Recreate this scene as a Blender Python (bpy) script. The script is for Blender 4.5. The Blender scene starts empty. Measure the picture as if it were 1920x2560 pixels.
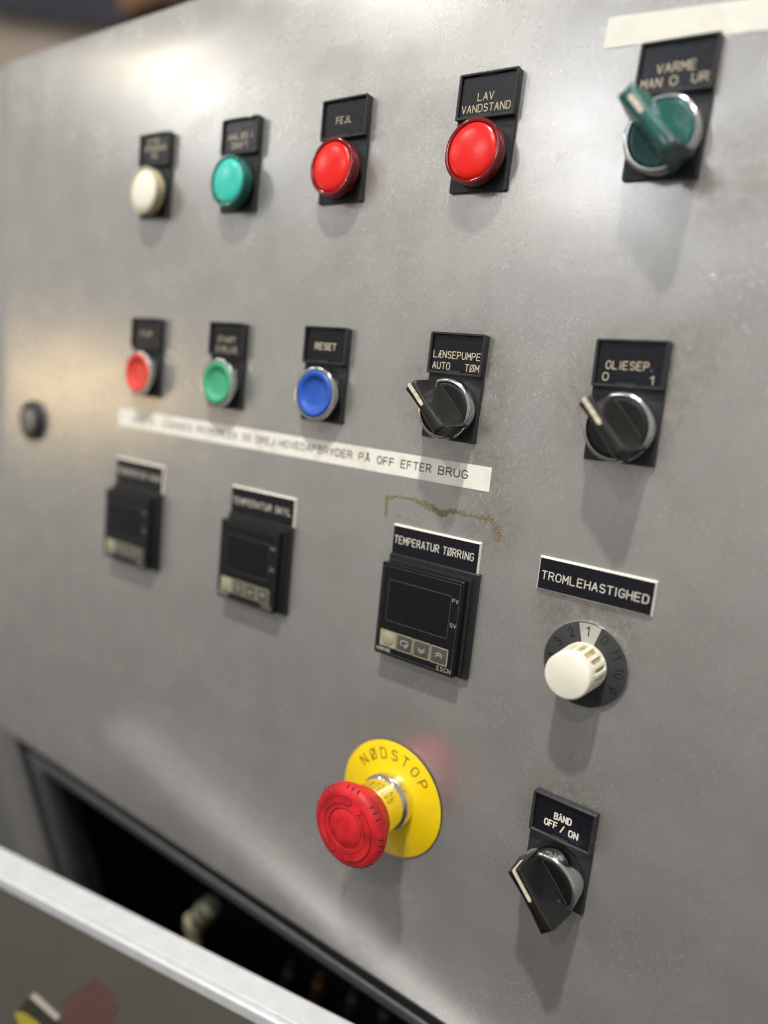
import bpy, bmesh, math, random
from mathutils import Vector, Matrix
random.seed(7)
S = 0.001                      # everything below is written in millimetres
C = bpy.context.scene.collection
SC = bpy.context.scene
PI = math.pi
rad = math.radians

# ------------------------------------------------------------------ camera
cam = bpy.data.cameras.new('camera'); co = bpy.data.objects.new('camera', cam); C.objects.link(co)
co.location = (128.38*S, -309.11*S, -42.80*S)
co.rotation_euler = (1.4088, -0.0984, 0.6330)
cam.sensor_fit = 'VERTICAL'; cam.sensor_height = 36.0; cam.sensor_width = 27.0
cam.lens = 1850.0/2560*36
cam.clip_start = 0.01; cam.clip_end = 50
cam.dof.use_dof = True
cam.dof.focus_distance = 0.341
cam.dof.aperture_fstop = 2.4
SC.camera = co

# ------------------------------------------------------------------ world (dim even hall light, ceiling lighter than floor)
w = bpy.data.worlds.new('World'); SC.world = w; w.use_nodes = True
nt = w.node_tree; nt.nodes.clear()
out = nt.nodes.new('ShaderNodeOutputWorld'); bg = nt.nodes.new('ShaderNodeBackground')
tc = nt.nodes.new('ShaderNodeTexCoord'); sx = nt.nodes.new('ShaderNodeSeparateXYZ')
cr = nt.nodes.new('ShaderNodeValToRGB'); mr = nt.nodes.new('ShaderNodeMapRange')
mr.inputs['From Min'].default_value = -1; mr.inputs['From Max'].default_value = 1
nt.links.new(tc.outputs['Generated'], sx.inputs[0]); nt.links.new(sx.outputs['Z'], mr.inputs['Value'])
nt.links.new(mr.outputs[0], cr.inputs['Fac']); nt.links.new(cr.outputs['Color'], bg.inputs['Color'])
nt.links.new(bg.outputs[0], out.inputs['Surface'])
e = cr.color_ramp.elements
e[0].position = 0.10; e[0].color = (0.045, 0.042, 0.038, 1)
e[1].position = 0.82; e[1].color = (0.60, 0.59, 0.57, 1)
m = cr.color_ramp.elements.new(0.30); m.color = (0.15, 0.145, 0.136, 1)
m = cr.color_ramp.elements.new(0.47); m.color = (0.53, 0.52, 0.50, 1)
m = cr.color_ramp.elements.new(0.66); m.color = (0.60, 0.59, 0.57, 1)
bg.inputs['Strength'].default_value = 0.72

SC.cycles.filter_width = 1.1
SC.view_settings.view_transform = 'Standard'; SC.view_settings.look = 'None'
SC.view_settings.exposure = 0.08; SC.view_settings.gamma = 1.0

# ------------------------------------------------------------------ hall lamps and an added warm glow
def lamp(name, at, d, dist, size, power, col, shape='DISK', size_y=None):
    L = bpy.data.lights.new(name, 'AREA'); L.shape = shape; L.size = size
    if size_y: L.size_y = size_y
    L.energy = power; L.color = col
    o = bpy.data.objects.new(name, L); C.objects.link(o)
    dv = Vector(d).normalized(); p = Vector(at)*S + dv*dist
    o.location = p; o.rotation_euler = dv.to_track_quat('Z', 'Y').to_euler()
    return o
WHT = (1.0, 0.968, 0.915)
lamp('ceiling_lamp', (0, 0, -50), (0.10, -1, 1.85), 2.4, 0.11, 58, WHT)
lamp('ceiling_lamp', (0, 0, -50), (-0.90, -1, 0.85), 2.6, 0.12, 3.4, WHT)
lamp('ceiling_lamp', (0, 0, -50), (0.14, -1, 0.78), 2.8, 0.12, 15, WHT)
lamp('cool_lamp', (4, 0, 66), (-0.359, -0.88, 0.311), 2.2, 0.36, 1.9, (0.80, 0.88, 1.0))
lamp('warm_lamp', (-23, 0, 61), (-0.418, -0.863, 0.285), 2.2, 0.045, 0.35, (1.0, 0.72, 0.38))
lamp('cool_lamp', (-250, 0, 116), (-0.734, -0.605, 0.308), 2.2, 0.26, 1.2, (0.82, 0.90, 1.0))
lamp('warm_lamp', (-280, 0, 136), (-0.752, -0.572, 0.328), 2.2, 0.05, 0.6, (1.0, 0.76, 0.38))
lamp('warm_window', (-366, 0, -62), (-0.846, -0.531, -0.034), 1.9, 0.28, 0.85, (1.0, 0.72, 0.36))  # added area light standing for an unseen warm surface at left

# ------------------------------------------------------------------ materials
def lin(r, g, b):
    f = lambda c: (c/255/12.92 if c/255 <= 0.04045 else ((c/255+0.055)/1.055)**2.4)
    return (f(r), f(g), f(b), 1)
class NT:
    def __init__(s, name):
        s.m = bpy.data.materials.new(name); s.m.use_nodes = True; s.t = s.m.node_tree; s.t.nodes.clear()
        s.out = s.n('ShaderNodeOutputMaterial')
    def n(s, typ, **kw):
        x = s.t.nodes.new(typ)
        for k, v in kw.items():
            if k.startswith('_'): setattr(x, k[1:], v)
            else: x.inputs[k.replace('_', ' ')].default_value = v
        return x
    def l(s, a, b): s.t.links.new(a, b)
    def coord(s): return s.n('ShaderNodeTexCoord').outputs['Object']
    def noise(s, vec, scale, detail=3, rough=0.5, stretch=None, rot=None):
        if stretch or rot:
            mp = s.n('ShaderNodeMapping')
            if stretch: mp.inputs['Scale'].default_value = stretch
            if rot: mp.inputs['Rotation'].default_value = rot
            s.l(vec, mp.inputs['Vector']); vec = mp.outputs[0]
        x = s.n('ShaderNodeTexNoise', Scale=scale, Detail=detail, Roughness=rough); s.l(vec, x.inputs['Vector'])
        return x.outputs['Fac']
    def ramp(s, fac, stops):
        x = s.n('ShaderNodeValToRGB'); el = x.color_ramp.elements
        while len(el) < len(stops): el.new(0.5)
        for q, (p, c) in zip(el, stops):
            q.position = p; q.color = c if len(c) == 4 else (*c, 1)
        s.l(fac, x.inputs['Fac']); return x.outputs['Color']
    def mr(s, v, a, b, c, d):
        x = s.n('ShaderNodeMapRange'); 
        for k, q in zip(('From Min', 'From Max', 'To Min', 'To Max'), (a, b, c, d)): x.inputs[k].default_value = q
        s.l(v, x.inputs['Value']); return x.outputs[0]
    def math(s, op, a, b):
        x = s.n('ShaderNodeMath', _operation=op)
        for i, q in enumerate((a, b)):
            if isinstance(q, (int, float)): x.inputs[i].default_value = q
            else: s.l(q, x.inputs[i])
        return x.outputs[0]
    def mixc(s, fac, a, b):
        x = s.n('ShaderNodeMix', _data_type='RGBA')
        for i, q in ((0, fac), (6, a), (7, b)):
            if isinstance(q, (int, float, tuple)): x.inputs[i].default_value = q
            else: s.l(q, x.inputs[i])
        return x.outputs[2]
    def bump(s, h, dist, strength=1.0, prev=None):
        x = s.n('ShaderNodeBump', Strength=strength, Distance=dist); s.l(h, x.inputs['Height'])
        if prev is not None: s.l(prev, x.inputs['Normal'])
        return x.outputs[0]
def mat(name, col, rough=0.5, metal=0.0, spec=0.5, trans=0.0, ior=1.5, coat=0.0, sss=0.0, vary=0.12, vscale=300, bump=0.0, bscale=1500, dust=0.0, dustcol=(0.35, 0.33, 0.29, 1), stain=0.0, staincol=(0.52, 0.44, 0.31, 1)):
    s = NT(name); p = s.n('ShaderNodeBsdfPrincipled')
    p.inputs['Metallic'].default_value = metal; p.inputs['Specular IOR Level'].default_value = spec
    p.inputs['Transmission Weight'].default_value = trans; p.inputs['IOR'].default_value = ior
    p.inputs['Coat Weight'].default_value = coat
    if sss:
        p.inputs['Subsurface Weight'].default_value = sss; p.inputs['Subsurface Radius'].default_value = (1, 0.5, 0.4); p.inputs['Subsurface Scale'].default_value = 0.002
    v = s.coord()
    nz = s.noise(v, vscale, 4)
    lo = tuple(c*(1-vary) for c in col[:3])+(1,); hi = tuple(min(1, c*(1+vary)) for c in col[:3])+(1,)
    c = s.ramp(nz, [(0.3, lo), (0.7, hi)])
    if dust:
        dn = s.noise(v, 2600, 3, 0.7); dm = s.mr(dn, 0.62, 0.78, 0, dust)
        dl = s.noise(v, 160, 2); dm = s.math('MULTIPLY', dm, s.mr(dl, 0.35, 0.65, 0.1, 1))
        c = s.mixc(dm, c, dustcol)
    if stain:
        sn = s.noise(v, 62, 5, 0.65); c = s.mixc(s.mr(sn, 0.50, 0.66, 0, stain), c, staincol)
    s.l(c, p.inputs['Base Color'])
    rn = s.noise(v, vscale*1.7, 3); s.l(s.mr(rn, 0.3, 0.7, max(0.02, rough*0.8), min(1, rough*1.2)), p.inputs['Roughness'])
    if bump:
        s.l(s.bump(s.noise(v, bscale, 3), bump*S), p.inputs['Normal'])
    s.l(p.outputs[0], s.out.inputs['Surface']); return s.m

def steel(name, rough=0.24, dull=0.40, tint=(1, 1, 1), dirt=None):
    s = NT(name); v = s.coord()
    sep = s.n('ShaderNodeSeparateXYZ'); s.l(v, sep.inputs[0])
    # dirt: hand grime around the controls
    cloud = s.noise(v, 35, 5, 0.62); fine = s.noise(v, 420, 4, 0.65)
    base = s.ramp(cloud, [(0.25, (0.60, 0.59, 0.568)), (0.75, (0.68, 0.67, 0.648))])
    if dirt:
        tot = None
        for (x, z, r, a) in dirt:
            d = s.n('ShaderNodeVectorMath', _operation='DISTANCE'); s.l(v, d.inputs[0]); d.inputs[1].default_value = (x*S, 0, z*S)
            g = s.n('ShaderNodeMapRange', _interpolation_type='SMOOTHSTEP')
            g.inputs['From Min'].default_value = r*S; g.inputs['From Max'].default_value = r*0.35*S; g.inputs['To Min'].default_value = 0; g.inputs['To Max'].default_value = a
            s.l(d.outputs['Value'], g.inputs['Value'])
            tot = g.outputs[0] if tot is None else s.math('MAXIMUM', tot, g.outputs[0])
        n1 = s.mr(s.noise(v, 210, 6, 0.78), 0.36, 0.66, 0.1, 1)
        dm = s.math('MULTIPLY', tot, n1)
        base = s.mixc(s.math('MULTIPLY', dm, 1.0), base, (0.29, 0.24, 0.18, 1))
        sp = s.mr(s.noise(v, 900, 2, 0.5), 0.735, 0.76, 0, 0.75)
        sp = s.math('MULTIPLY', sp, s.math('MAXIMUM', s.mr(tot, 0, 0.5, 0.0, 1), 0.0))
        base = s.mixc(sp, base, (0.10, 0.08, 0.06, 1))
    grain = s.noise(v, 620, 4, 0.75, stretch=(1.0, 1, 0.7))
    base = s.mixc(s.math('MULTIPLY', s.mr(grain, 0.36, 0.64, 0.0, 0.26), s.mr(s.noise(v, 28, 4, 0.6), 0.38, 0.62, 0.25, 1)), base, (0.36, 0.35, 0.335, 1))
    # short scratches in two directions, their glints painted as near-white colour
    sc1 = s.mr(s.noise(v, 420, 2, 0.5, stretch=(4.5, 1, 0.75), rot=(0, rad(28), 0)), 0.625, 0.68, 0, 1)
    sc2 = s.mr(s.noise(v, 400, 2, 0.5, stretch=(0.7, 1, 5.0), rot=(0, rad(-36), 0)), 0.67, 0.72, 0, 1)
    sc = s.math('MAXIMUM', sc1, sc2)
    painted_glint = s.mr(s.noise(v, 22, 3, 0.5), 0.42, 0.6, 0.3, 1)
    sc = s.math('MULTIPLY', sc, painted_glint)
    base = s.mixc(s.math('MULTIPLY', sc, 0.95), base, (0.92, 0.91, 0.88, 1))
    hgt = s.noise(v, 1500, 3, 0.6, stretch=(1.0, 1, 0.5))
    n0 = s.bump(s.noise(v, 6, 2, 0.4), 0.9*S)
    n1_ = s.bump(hgt, 0.045*S, prev=n0)
    nrm = s.bump(sc, 0.03*S, prev=n1_)
    pm = s.n('ShaderNodeBsdfPrincipled', Metallic=1.0)
    s.l(base, pm.inputs['Base Color']); s.l(nrm, pm.inputs['Normal'])
    wp = s.n('ShaderNodeTexNoise', Scale=3.2, Detail=2.0); s.l(v, wp.inputs['Vector'])
    wv = s.n('ShaderNodeVectorMath', _operation='MULTIPLY_ADD'); s.l(wp.outputs['Color'], wv.inputs[0]); wv.inputs[1].default_value = (0.12, 0, 0.12); s.l(v, wv.inputs[2])
    sm = s.noise(wv.outputs[0], 30, 3, 0.5, stretch=(0.22, 1, 1.3), rot=(0, rad(24), 0))
    sm = s.mr(sm, 0.30, 0.72, -0.03, 0.045)
    s.l(s.math('ADD', s.mr(cloud, 0.3, 0.7, rough-0.02, rough+0.04), sm), pm.inputs['Roughness'])
    pd = s.n('ShaderNodeBsdfPrincipled', Roughness=0.55)
    dc = s.mixc(1.0, base, base); mul = s.n('ShaderNodeMix', _data_type='RGBA', _blend_type='MULTIPLY'); mul.inputs[0].default_value = 1
    s.l(base, mul.inputs[6]); mul.inputs[7].default_value = (0.62, 0.61, 0.60, 1)
    s.l(mul.outputs[2], pd.inputs['Base Color']); s.l(nrm, pd.inputs['Normal'])
    mx = s.n('ShaderNodeMixShader', Fac=dull); s.l(pm.outputs[0], mx.inputs[1]); s.l(pd.outputs[0], mx.inputs[2])
    s.l(mx.outputs[0], s.out.inputs['Surface']); return s.m

DIRT = [(-56, -38, 42, 0.75), (-40, -75, 24, 0.6), (26, -38, 40, 0.7), (45, -20, 24, 0.5), (50, 50, 30, 0.55), (25, 78, 34, 0.4),
        (25.4, -140, 30, 0.75), (14, -130, 22, 0.7), (-56, -140, 38, 0.45), (26, -225, 30, 0.55), (-137, -45, 30, 0.3), (-56, 80, 30, 0.3), (-67, -240, 45, 0.25), (-30, -98, 26, 0.5)]
M = {}
M['steel'] = steel('brushed_stainless_steel', dirt=DIRT)
M['steel_low'] = steel('stainless_steel_lower', rough=0.27)
M['black'] = mat('black_satin_plastic', lin(44, 45, 48), 0.45, vary=0.10, dust=0.12, bump=0.01, spec=0.4)
M['insert'] = mat('black_engraving_laminate', lin(20, 21, 28), 0.28, vary=0.15, dust=0.03, spec=0.4)
M['engrave'] = mat('cream_engraving', lin(202, 190, 166), 0.6, vary=0.18, vscale=900)
M['white_engrave'] = mat('white_engraving', lin(216, 211, 200), 0.6, vary=0.12, vscale=900)
M['chrome'] = mat('worn_chrome', (0.62, 0.62, 0.62, 1), 0.14, metal=1.0, vary=0.10, vscale=700, bump=0.006, bscale=900)
M['redlens'] = mat('clear_red_plastic', (0.40, 0.003, 0.012, 1), 0.08, trans=0.6, ior=1.49, vary=0.05, coat=0.5)
M['redface'] = mat('frosted_red_lens', (0.86, 0.012, 0.006, 1), 0.24, vary=0.14, vscale=60, spec=0.5, dust=0.12, bump=0.012, bscale=700)
M['greenlens'] = mat('clear_green_plastic', (0.015, 0.30, 0.24, 1), 0.08, trans=0.65, ior=1.49, vary=0.05, coat=0.5)
M['greenface'] = mat('frosted_green_lens', (0.05, 0.60, 0.50, 1), 0.22, vary=0.14, vscale=60, spec=0.6)
M['creamlens'] = mat('clear_cream_plastic', (0.70, 0.62, 0.42, 1), 0.15, trans=0.35, ior=1.49, vary=0.05, coat=0.4)
M['creamface'] = mat('frosted_cream_lens', (0.93, 0.89, 0.76, 1), 0.33, vary=0.05, vscale=60)
M['redcap'] = mat('red_button_plastic', (0.72, 0.055, 0.035, 1), 0.35, vary=0.08)
M['greencap'] = mat('green_button_plastic', (0.055, 0.40, 0.21, 1), 0.35, vary=0.08)
M['bluecap'] = mat('blue_button_plastic', (0.022, 0.10, 0.50, 1), 0.33, vary=0.08, dust=0.2)
M['handle'] = mat('black_handle_plastic', lin(32, 32, 31), 0.36, spec=0.4, vary=0.12, dust=0.25, dustcol=(0.40, 0.38, 0.33, 1), bump=0.008)
M['rub'] = mat('rubbed_plastic_edge', lin(86, 84, 78), 0.5, vary=0.5, vscale=900)  # edge highlight of the black handles, put into a paler colour
M['gloss'] = mat('glossy_black_plastic', lin(24, 23, 22), 0.20, spec=0.45, vary=0.15, dust=0.15, dustcol=(0.4, 0.38, 0.33, 1))
M['greenhandle'] = mat('smoky_green_plastic', (0.016, 0.155, 0.13, 1), 0.26, trans=0.3, ior=1.49, spec=0.3, vary=0.2)
M['greendark'] = mat('dark_green_plastic', (0.012, 0.055, 0.052, 1), 0.2, vary=0.12, coat=0.4)
M['mark'] = mat('cream_pointer_paint', lin(216, 206, 184), 0.5, vary=0.25, vscale=800)
M['bezel'] = mat('controller_black_plastic', lin(19, 19, 21), 0.36, spec=0.35, vary=0.10, dust=0.25)
M['flange'] = mat('controller_flange_plastic', lin(30, 31, 32), 0.45, vary=0.12, dust=0.2)
M['edge'] = mat('worn_plastic_edge', lin(74, 74, 76), 0.45, vary=0.3, vscale=500)  # lighter grey than the bezel, for face rim and window outline
M['glass'] = mat('dark_display_window', lin(22, 22, 27), 0.12, vary=0.10, dust=0.1, spec=0.3)
M['keydark'] = mat('grey_rubber_key', lin(78, 76, 68), 0.55, vary=0.08)
M['keypale'] = mat('pale_beige_key', lin(158, 155, 130), 0.5, vary=0.06)
M['keyframe'] = mat('beige_key_outline', lin(160, 156, 134), 0.5, vary=0.06)
M['grey'] = mat('grey_print', lin(190, 190, 180), 0.5, vary=0.1)
M['tape'] = mat('white_label_tape', lin(242, 240, 230), 0.45, vary=0.04, vscale=70, bump=0.12, bscale=260, stain=0.38, dust=0.3, dustcol=(0.42, 0.34, 0.22, 1))
M['masking'] = mat('pale_masking_tape', lin(232, 231, 220), 0.7, vary=0.05, vscale=60, bump=0.15, bscale=220, stain=0.22)
M['ink'] = mat('black_ink', lin(26, 25, 24), 0.5, vary=0.1)
M['yellow'] = mat('yellow_enamel', lin(244, 208, 4), 0.36, vary=0.06, vscale=60, stain=0.22, staincol=(0.42, 0.33, 0.05, 1), dust=0.45, dustcol=(0.25, 0.18, 0.03, 1))
M['mushroom'] = mat('worn_red_plastic', (0.55, 0.018, 0.024, 1), 0.5, spec=0.28, vary=0.38, vscale=90, dust=0.6, dustcol=(0.16, 0.02, 0.015, 1), bump=0.02, bscale=500)
M['groove'] = mat('grimy_dark_red', (0.20, 0.010, 0.009, 1), 0.6)
M['notch'] = mat('dark_notch', (0.045, 0.015, 0.008, 1), 0.7)
M['cream'] = mat('aged_cream_plastic', lin(236, 233, 216), 0.36, vary=0.06, vscale=120, dust=0.35, dustcol=(0.36, 0.28, 0.16, 1), sss=0.15)
M['grime'] = mat('grimy_cream_plastic', lin(172, 154, 112), 0.6, vary=0.45, vscale=420)
M['dial'] = mat('dark_grey_dial', lin(60, 60, 62), 0.5, spec=0.25, vary=0.12, vscale=90, dust=0.15)
M['dialink'] = mat('dial_black_print', lin(18, 18, 19), 0.4)
M['dialpale'] = mat('silvery_dial_field', lin(172, 171, 167), 0.5, vary=0.2, vscale=160)
M['rubber'] = mat('black_rubber', lin(34, 34, 36), 0.6, vary=0.15)
M['rubbergrey'] = mat('grey_rubber', lin(84, 84, 88), 0.45, vary=0.15)
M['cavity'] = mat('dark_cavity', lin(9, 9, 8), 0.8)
M['alu'] = mat('brushed_aluminium', (0.70, 0.71, 0.73, 1), 0.42, metal=0.35, vary=0.05, vscale=90)
M['doorface'] = mat('dark_olive_lacquer', lin(92, 90, 83), 0.28, vary=0.05, vscale=20)
M['decalred'] = mat('faded_red_decal', lin(100, 74, 68), 0.4, vary=0.1)  # blurred reflections on the door, painted as flat colours
M['decalblack'] = mat('dark_grey_decal', lin(58, 56, 52), 0.4)
M['decalyellow'] = mat('yellow_decal', lin(176, 162, 56), 0.4)
M['decalwhite'] = mat('white_decal', lin(196, 188, 176), 0.4)
M['hose'] = mat('beige_fitting', lin(150, 144, 118), 0.5, vary=0.2)
M['hosedark'] = mat('grey_green_fitting', lin(92, 92, 76), 0.5, vary=0.2)
M['plugdark'] = mat('dark_plug', lin(26, 26, 22), 0.6)
M['plugorange'] = mat('dull_orange_plug', lin(62, 36, 18), 0.6)
M['polish'] = mat('polished_chrome', (0.82, 0.82, 0.82, 1), 0.06, metal=1.0, vary=0.05)
M['wall'] = mat('beige_wall_paint', lin(240, 222, 202), 0.8, vary=0.06, vscale=3)
M['navy'] = mat('navy_beam_paint', lin(70, 70, 80), 0.7, vary=0.1, vscale=3)
M['orange'] = mat('orange_box_paint', lin(160, 116, 84), 0.6, vary=0.1, vscale=5)
M['charcoal'] = mat('charcoal_paint', lin(60, 60, 62), 0.6, vary=0.1, vscale=5)
M['floor'] = mat('grey_concrete_floor', (0.10, 0.095, 0.085, 1), 0.7, vary=0.2, vscale=4)

# ------------------------------------------------------------------ mesh helpers (x, z in the panel plane, h = height out of the panel)
class MB:
    def __init__(s): s.v = []; s.f = []
    def add(s, vs, fs):
        b = len(s.v); s.v += [(x*S, -h*S, z*S) for (x, z, h) in vs]; s.f += [tuple(b+i for i in f) for f in fs]
    def rings(s, rings, cap0=True, cap1=True):
        n = len(rings[0]); vs = [p for r in rings for p in r]; fs = []
        for k in range(len(rings)-1):
            for i in range(n):
                j = (i+1) % n; fs.append((k*n+i, k*n+j, (k+1)*n+j, (k+1)*n+i))
        if cap0: fs.append(tuple(range(n))[::-1])
        if cap1: fs.append(tuple((len(rings)-1)*n+i for i in range(n)))
        s.add(vs, fs); return s
    def prism(s, outl, h0, h1, ch=0.0):
        r = [[(x, z, h0) for x, z in outl]]
        if ch:
            r += [[(x, z, h1-ch) for x, z in outl], [(x, z, h1) for x, z in inset(outl, ch)]]
        else: r.append([(x, z, h1) for x, z in outl])
        return s.rings(r)
    def ring(s, o, i, h0, h1, ch=0.25, hi=None):
        hi = h0 if hi is None else hi
        n = len(o); oc = inset(o, ch); ic = inset(i, -ch)
        L = [[(x, z, h0) for x, z in o], [(x, z, h1-ch) for x, z in o], [(x, z, h1) for x, z in oc], [(x, z, h1) for x, z in ic], [(x, z, h1-ch) for x, z in i], [(x, z, hi) for x, z in i]]
        return s.rings(L, False, False)
    def lathe(s, prof, n=64, cx=0, cz=0, closed=True):
        rr = [[(cx+r*math.cos(2*PI*i/n), cz+r*math.sin(2*PI*i/n), h) for i in range(n)] for r, h in prof]
        return s.rings(rr, closed, closed)
    def build(s, name, m, parent=None, sharp=35, smooth=True, recalc=True, loc=None):
        me = bpy.data.meshes.new(name); me.from_pydata(s.v, [], s.f); me.update()
        if recalc:
            bm = bmesh.new(); bm.from_mesh(me); bmesh.ops.recalc_face_normals(bm, faces=bm.faces); bm.to_mesh(me); bm.free()
        if smooth:
            me.shade_smooth(); me.set_sharp_from_angle(angle=rad(sharp))
        me.materials.append(m)
        o = bpy.data.objects.new(name, me); C.objects.link(o)
        if parent is not None: o.parent = parent
        if loc: o.location = loc
        return o
def inset(o, d):
    n = len(o); r = []
    area = sum(o[i][0]*o[(i+1) % n][1]-o[(i+1) % n][0]*o[i][1] for i in range(n)); sg = 1 if area > 0 else -1
    for i in range(n):
        p, q, t = Vector(o[i-1]), Vector(o[i]), Vector(o[(i+1) % n])
        a = (q-p).normalized(); b = (t-q).normalized(); na = Vector((-a.y, a.x))*sg; nb = Vector((-b.y, b.x))*sg
        m_ = na+nb; l = m_.dot(na); m_ = m_/max(l, 0.3) if l else na
        r.append((q.x+m_.x*d, q.y+m_.y*d))
    return r
def rrect(x0, x1, z0, z1, r=1.0, n=4):
    p = []
    for cx, cz, a in ((x1-r, z0+r, -90), (x1-r, z1-r, 0), (x0+r, z1-r, 90), (x0+r, z0+r, 180)):
        for i in range(n+1):
            t = rad(a+90*i/n); p.append((cx+r*math.cos(t), cz+r*math.sin(t)))
    return p
def empty(name, x, z, label, cat, group=None, rot=0.0):
    o = bpy.data.objects.new(name, None); C.objects.link(o); o.empty_display_size = 0.01
    o.location = (x*S, 0, z*S); o.rotation_euler = (0, -rot, 0)
    o['label'] = label; o['category'] = cat
    if group: o['group'] = group
    return o
def tag(o, label, cat, group=None):
    o['label'] = label; o['category'] = cat
    if group: o['group'] = group
    return o

# ------------------------------------------------------------------ stroke lettering (engraver's single line alphabet, cell 4 x 6)
def arc(cx, cy, rx, ry, a0, a1, n=8): return [(cx+rx*math.cos(rad(a0+(a1-a0)*i/n)), cy+ry*math.sin(rad(a0+(a1-a0)*i/n))) for i in range(n+1)]
G = {
 'A': [[(0, 0), (2, 6), (4, 0)], [(0.8, 2.1), (3.2, 2.1)]],
 'B': [[(0, 0), (0, 6), (2.3, 6)]+arc(2.3, 4.6, 1.4, 1.4, 80, -90)+[(0, 3.2)], [(2.3, 3.2)]+arc(2.4, 1.6, 1.6, 1.6, 80, -90)+[(0, 0)]],
 'C': [arc(2.1, 4, 2, 2, 25, 180)+arc(2.1, 2, 2, 2, 180, 335)],
 'D': [[(0, 0), (0, 6), (2, 6)]+arc(2, 4, 2, 2, 80, 0)+arc(2, 2, 2, 2, 0, -90)+[(0, 0)]],
 'E': [[(3.7, 6), (0, 6), (0, 0), (3.7, 0)], [(0, 3.1), (3.2, 3.1)]],
 'F': [[(3.7, 6), (0, 6), (0, 0)], [(0, 3.1), (3.1, 3.1)]],
 'G': [arc(2.1, 4, 2, 2, 30, 180)+arc(2.1, 2, 2, 2, 180, 360)+[(4.1, 2.8), (2.4, 2.8)]],
 'H': [[(0, 0), (0, 6)], [(4, 0), (4, 6)], [(0, 3.1), (4, 3.1)]],
 'I': [[(2, 0), (2, 6)]],
 'J': [[(3.2, 6)]+arc(1.7, 1.6, 1.5, 1.6, 0, -170)],
 'K': [[(0, 0), (0, 6)], [(3.8, 6), (0, 2.4)], [(1.3, 3.6), (4, 0)]],
 'L': [[(0, 6), (0, 0), (3.6, 0)]],
 'M': [[(0, 0), (0, 6), (2, 2.2), (4, 6), (4, 0)]],
 'N': [[(0, 0), (0, 6), (4, 0), (4, 6)]],
 'O': [arc(2, 4, 2, 2, 0, 180)+arc(2, 2, 2, 2, 180, 360)+[(4, 4)]],
 'P': [[(0, 0), (0, 6), (2.3, 6)]+arc(2.3, 4.4, 1.6, 1.6, 80, -90)+[(0, 2.8)]],
 'R': [[(0, 0), (0, 6), (2.3, 6)]+arc(2.3, 4.5, 1.5, 1.5, 80, -90)+[(0, 3)], [(2.1, 3), (4, 0)]],
 'S': [arc(2, 4.5, 1.8, 1.5, 25, 230, 9)+arc(2.1, 1.6, 1.9, 1.6, 60, -155, 9)],
 'T': [[(0, 6), (4, 6)], [(2, 6), (2, 0)]],
 'U': [[(0, 6)]+arc(2, 2, 2, 2, 180, 360)+[(4, 6)]],
 'V': [[(0, 6), (2, 0), (4, 6)]],
 'Y': [[(0, 6), (2, 3), (4, 6)], [(2, 3), (2, 0)]],
 'Æ': [[(0, 0), (2, 6), (4.2, 6)], [(2.2, 6), (2.2, 0), (4.2, 0)], [(2.2, 3.1), (3.9, 3.1)], [(0.8, 2.1), (2.2, 2.1)]],
 '0': [arc(2, 4, 1.8, 2, 0, 180)+arc(2, 2, 1.8, 2, 180, 360)+[(3.8, 4)]],
 '1': [[(0.9, 4.6), (2.4, 6), (2.4, 0)]],
 '2': [arc(2, 4.3, 1.8, 1.7, 165, -35, 9)+[(0.2, 0), (4, 0)]],
 '3': [arc(1.9, 4.5, 1.6, 1.5, 155, -80, 9), arc(1.9, 1.6, 1.9, 1.6, 85, -155, 10)],
 '4': [[(3, 0), (3, 6), (0, 1.8), (4.2, 1.8)]],
 '5': [[(3.6, 6), (0.6, 6), (0.3, 3.3)]+arc(1.9, 1.9, 1.9, 1.9, 120, -150, 10)],
 '6': [[(3.2, 6)]+arc(2, 2, 2, 2, 150, 180, 2)+arc(2, 1.9, 1.9, 1.9, 180, 540, 14)],
 '7': [[(0, 6), (4, 6), (1.4, 0)]],
 '8': [arc(2, 4.5, 1.55, 1.5, -90, 270, 14), arc(2, 1.55, 1.9, 1.55, 90, 450, 14)],
 '9': [arc(2, 4.1, 1.9, 1.9, 0, 360, 14)+[(3.6, 3)], [(3.9, 3.9), (1.4, 0)]],
 '.': [[(2, 0), (2, 0.25)]],
 '-': [[(0.8, 3), (3.2, 3)]],
 '/': [[(0.8, -0.4), (3.2, 6.2)]],
}
G['Ø'] = G['O']+[[(-0.3, -0.3), (4.3, 6.3)]]
G['Å'] = [[(0, 0), (2, 5.2), (4, 0)], [(0.7, 1.8), (3.3, 1.8)], arc(2, 6.2, 0.75, 0.75, 0, 360, 10)]
ADV = {'I': 1.4, '.': 2.2, '1': 3.4}
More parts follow.
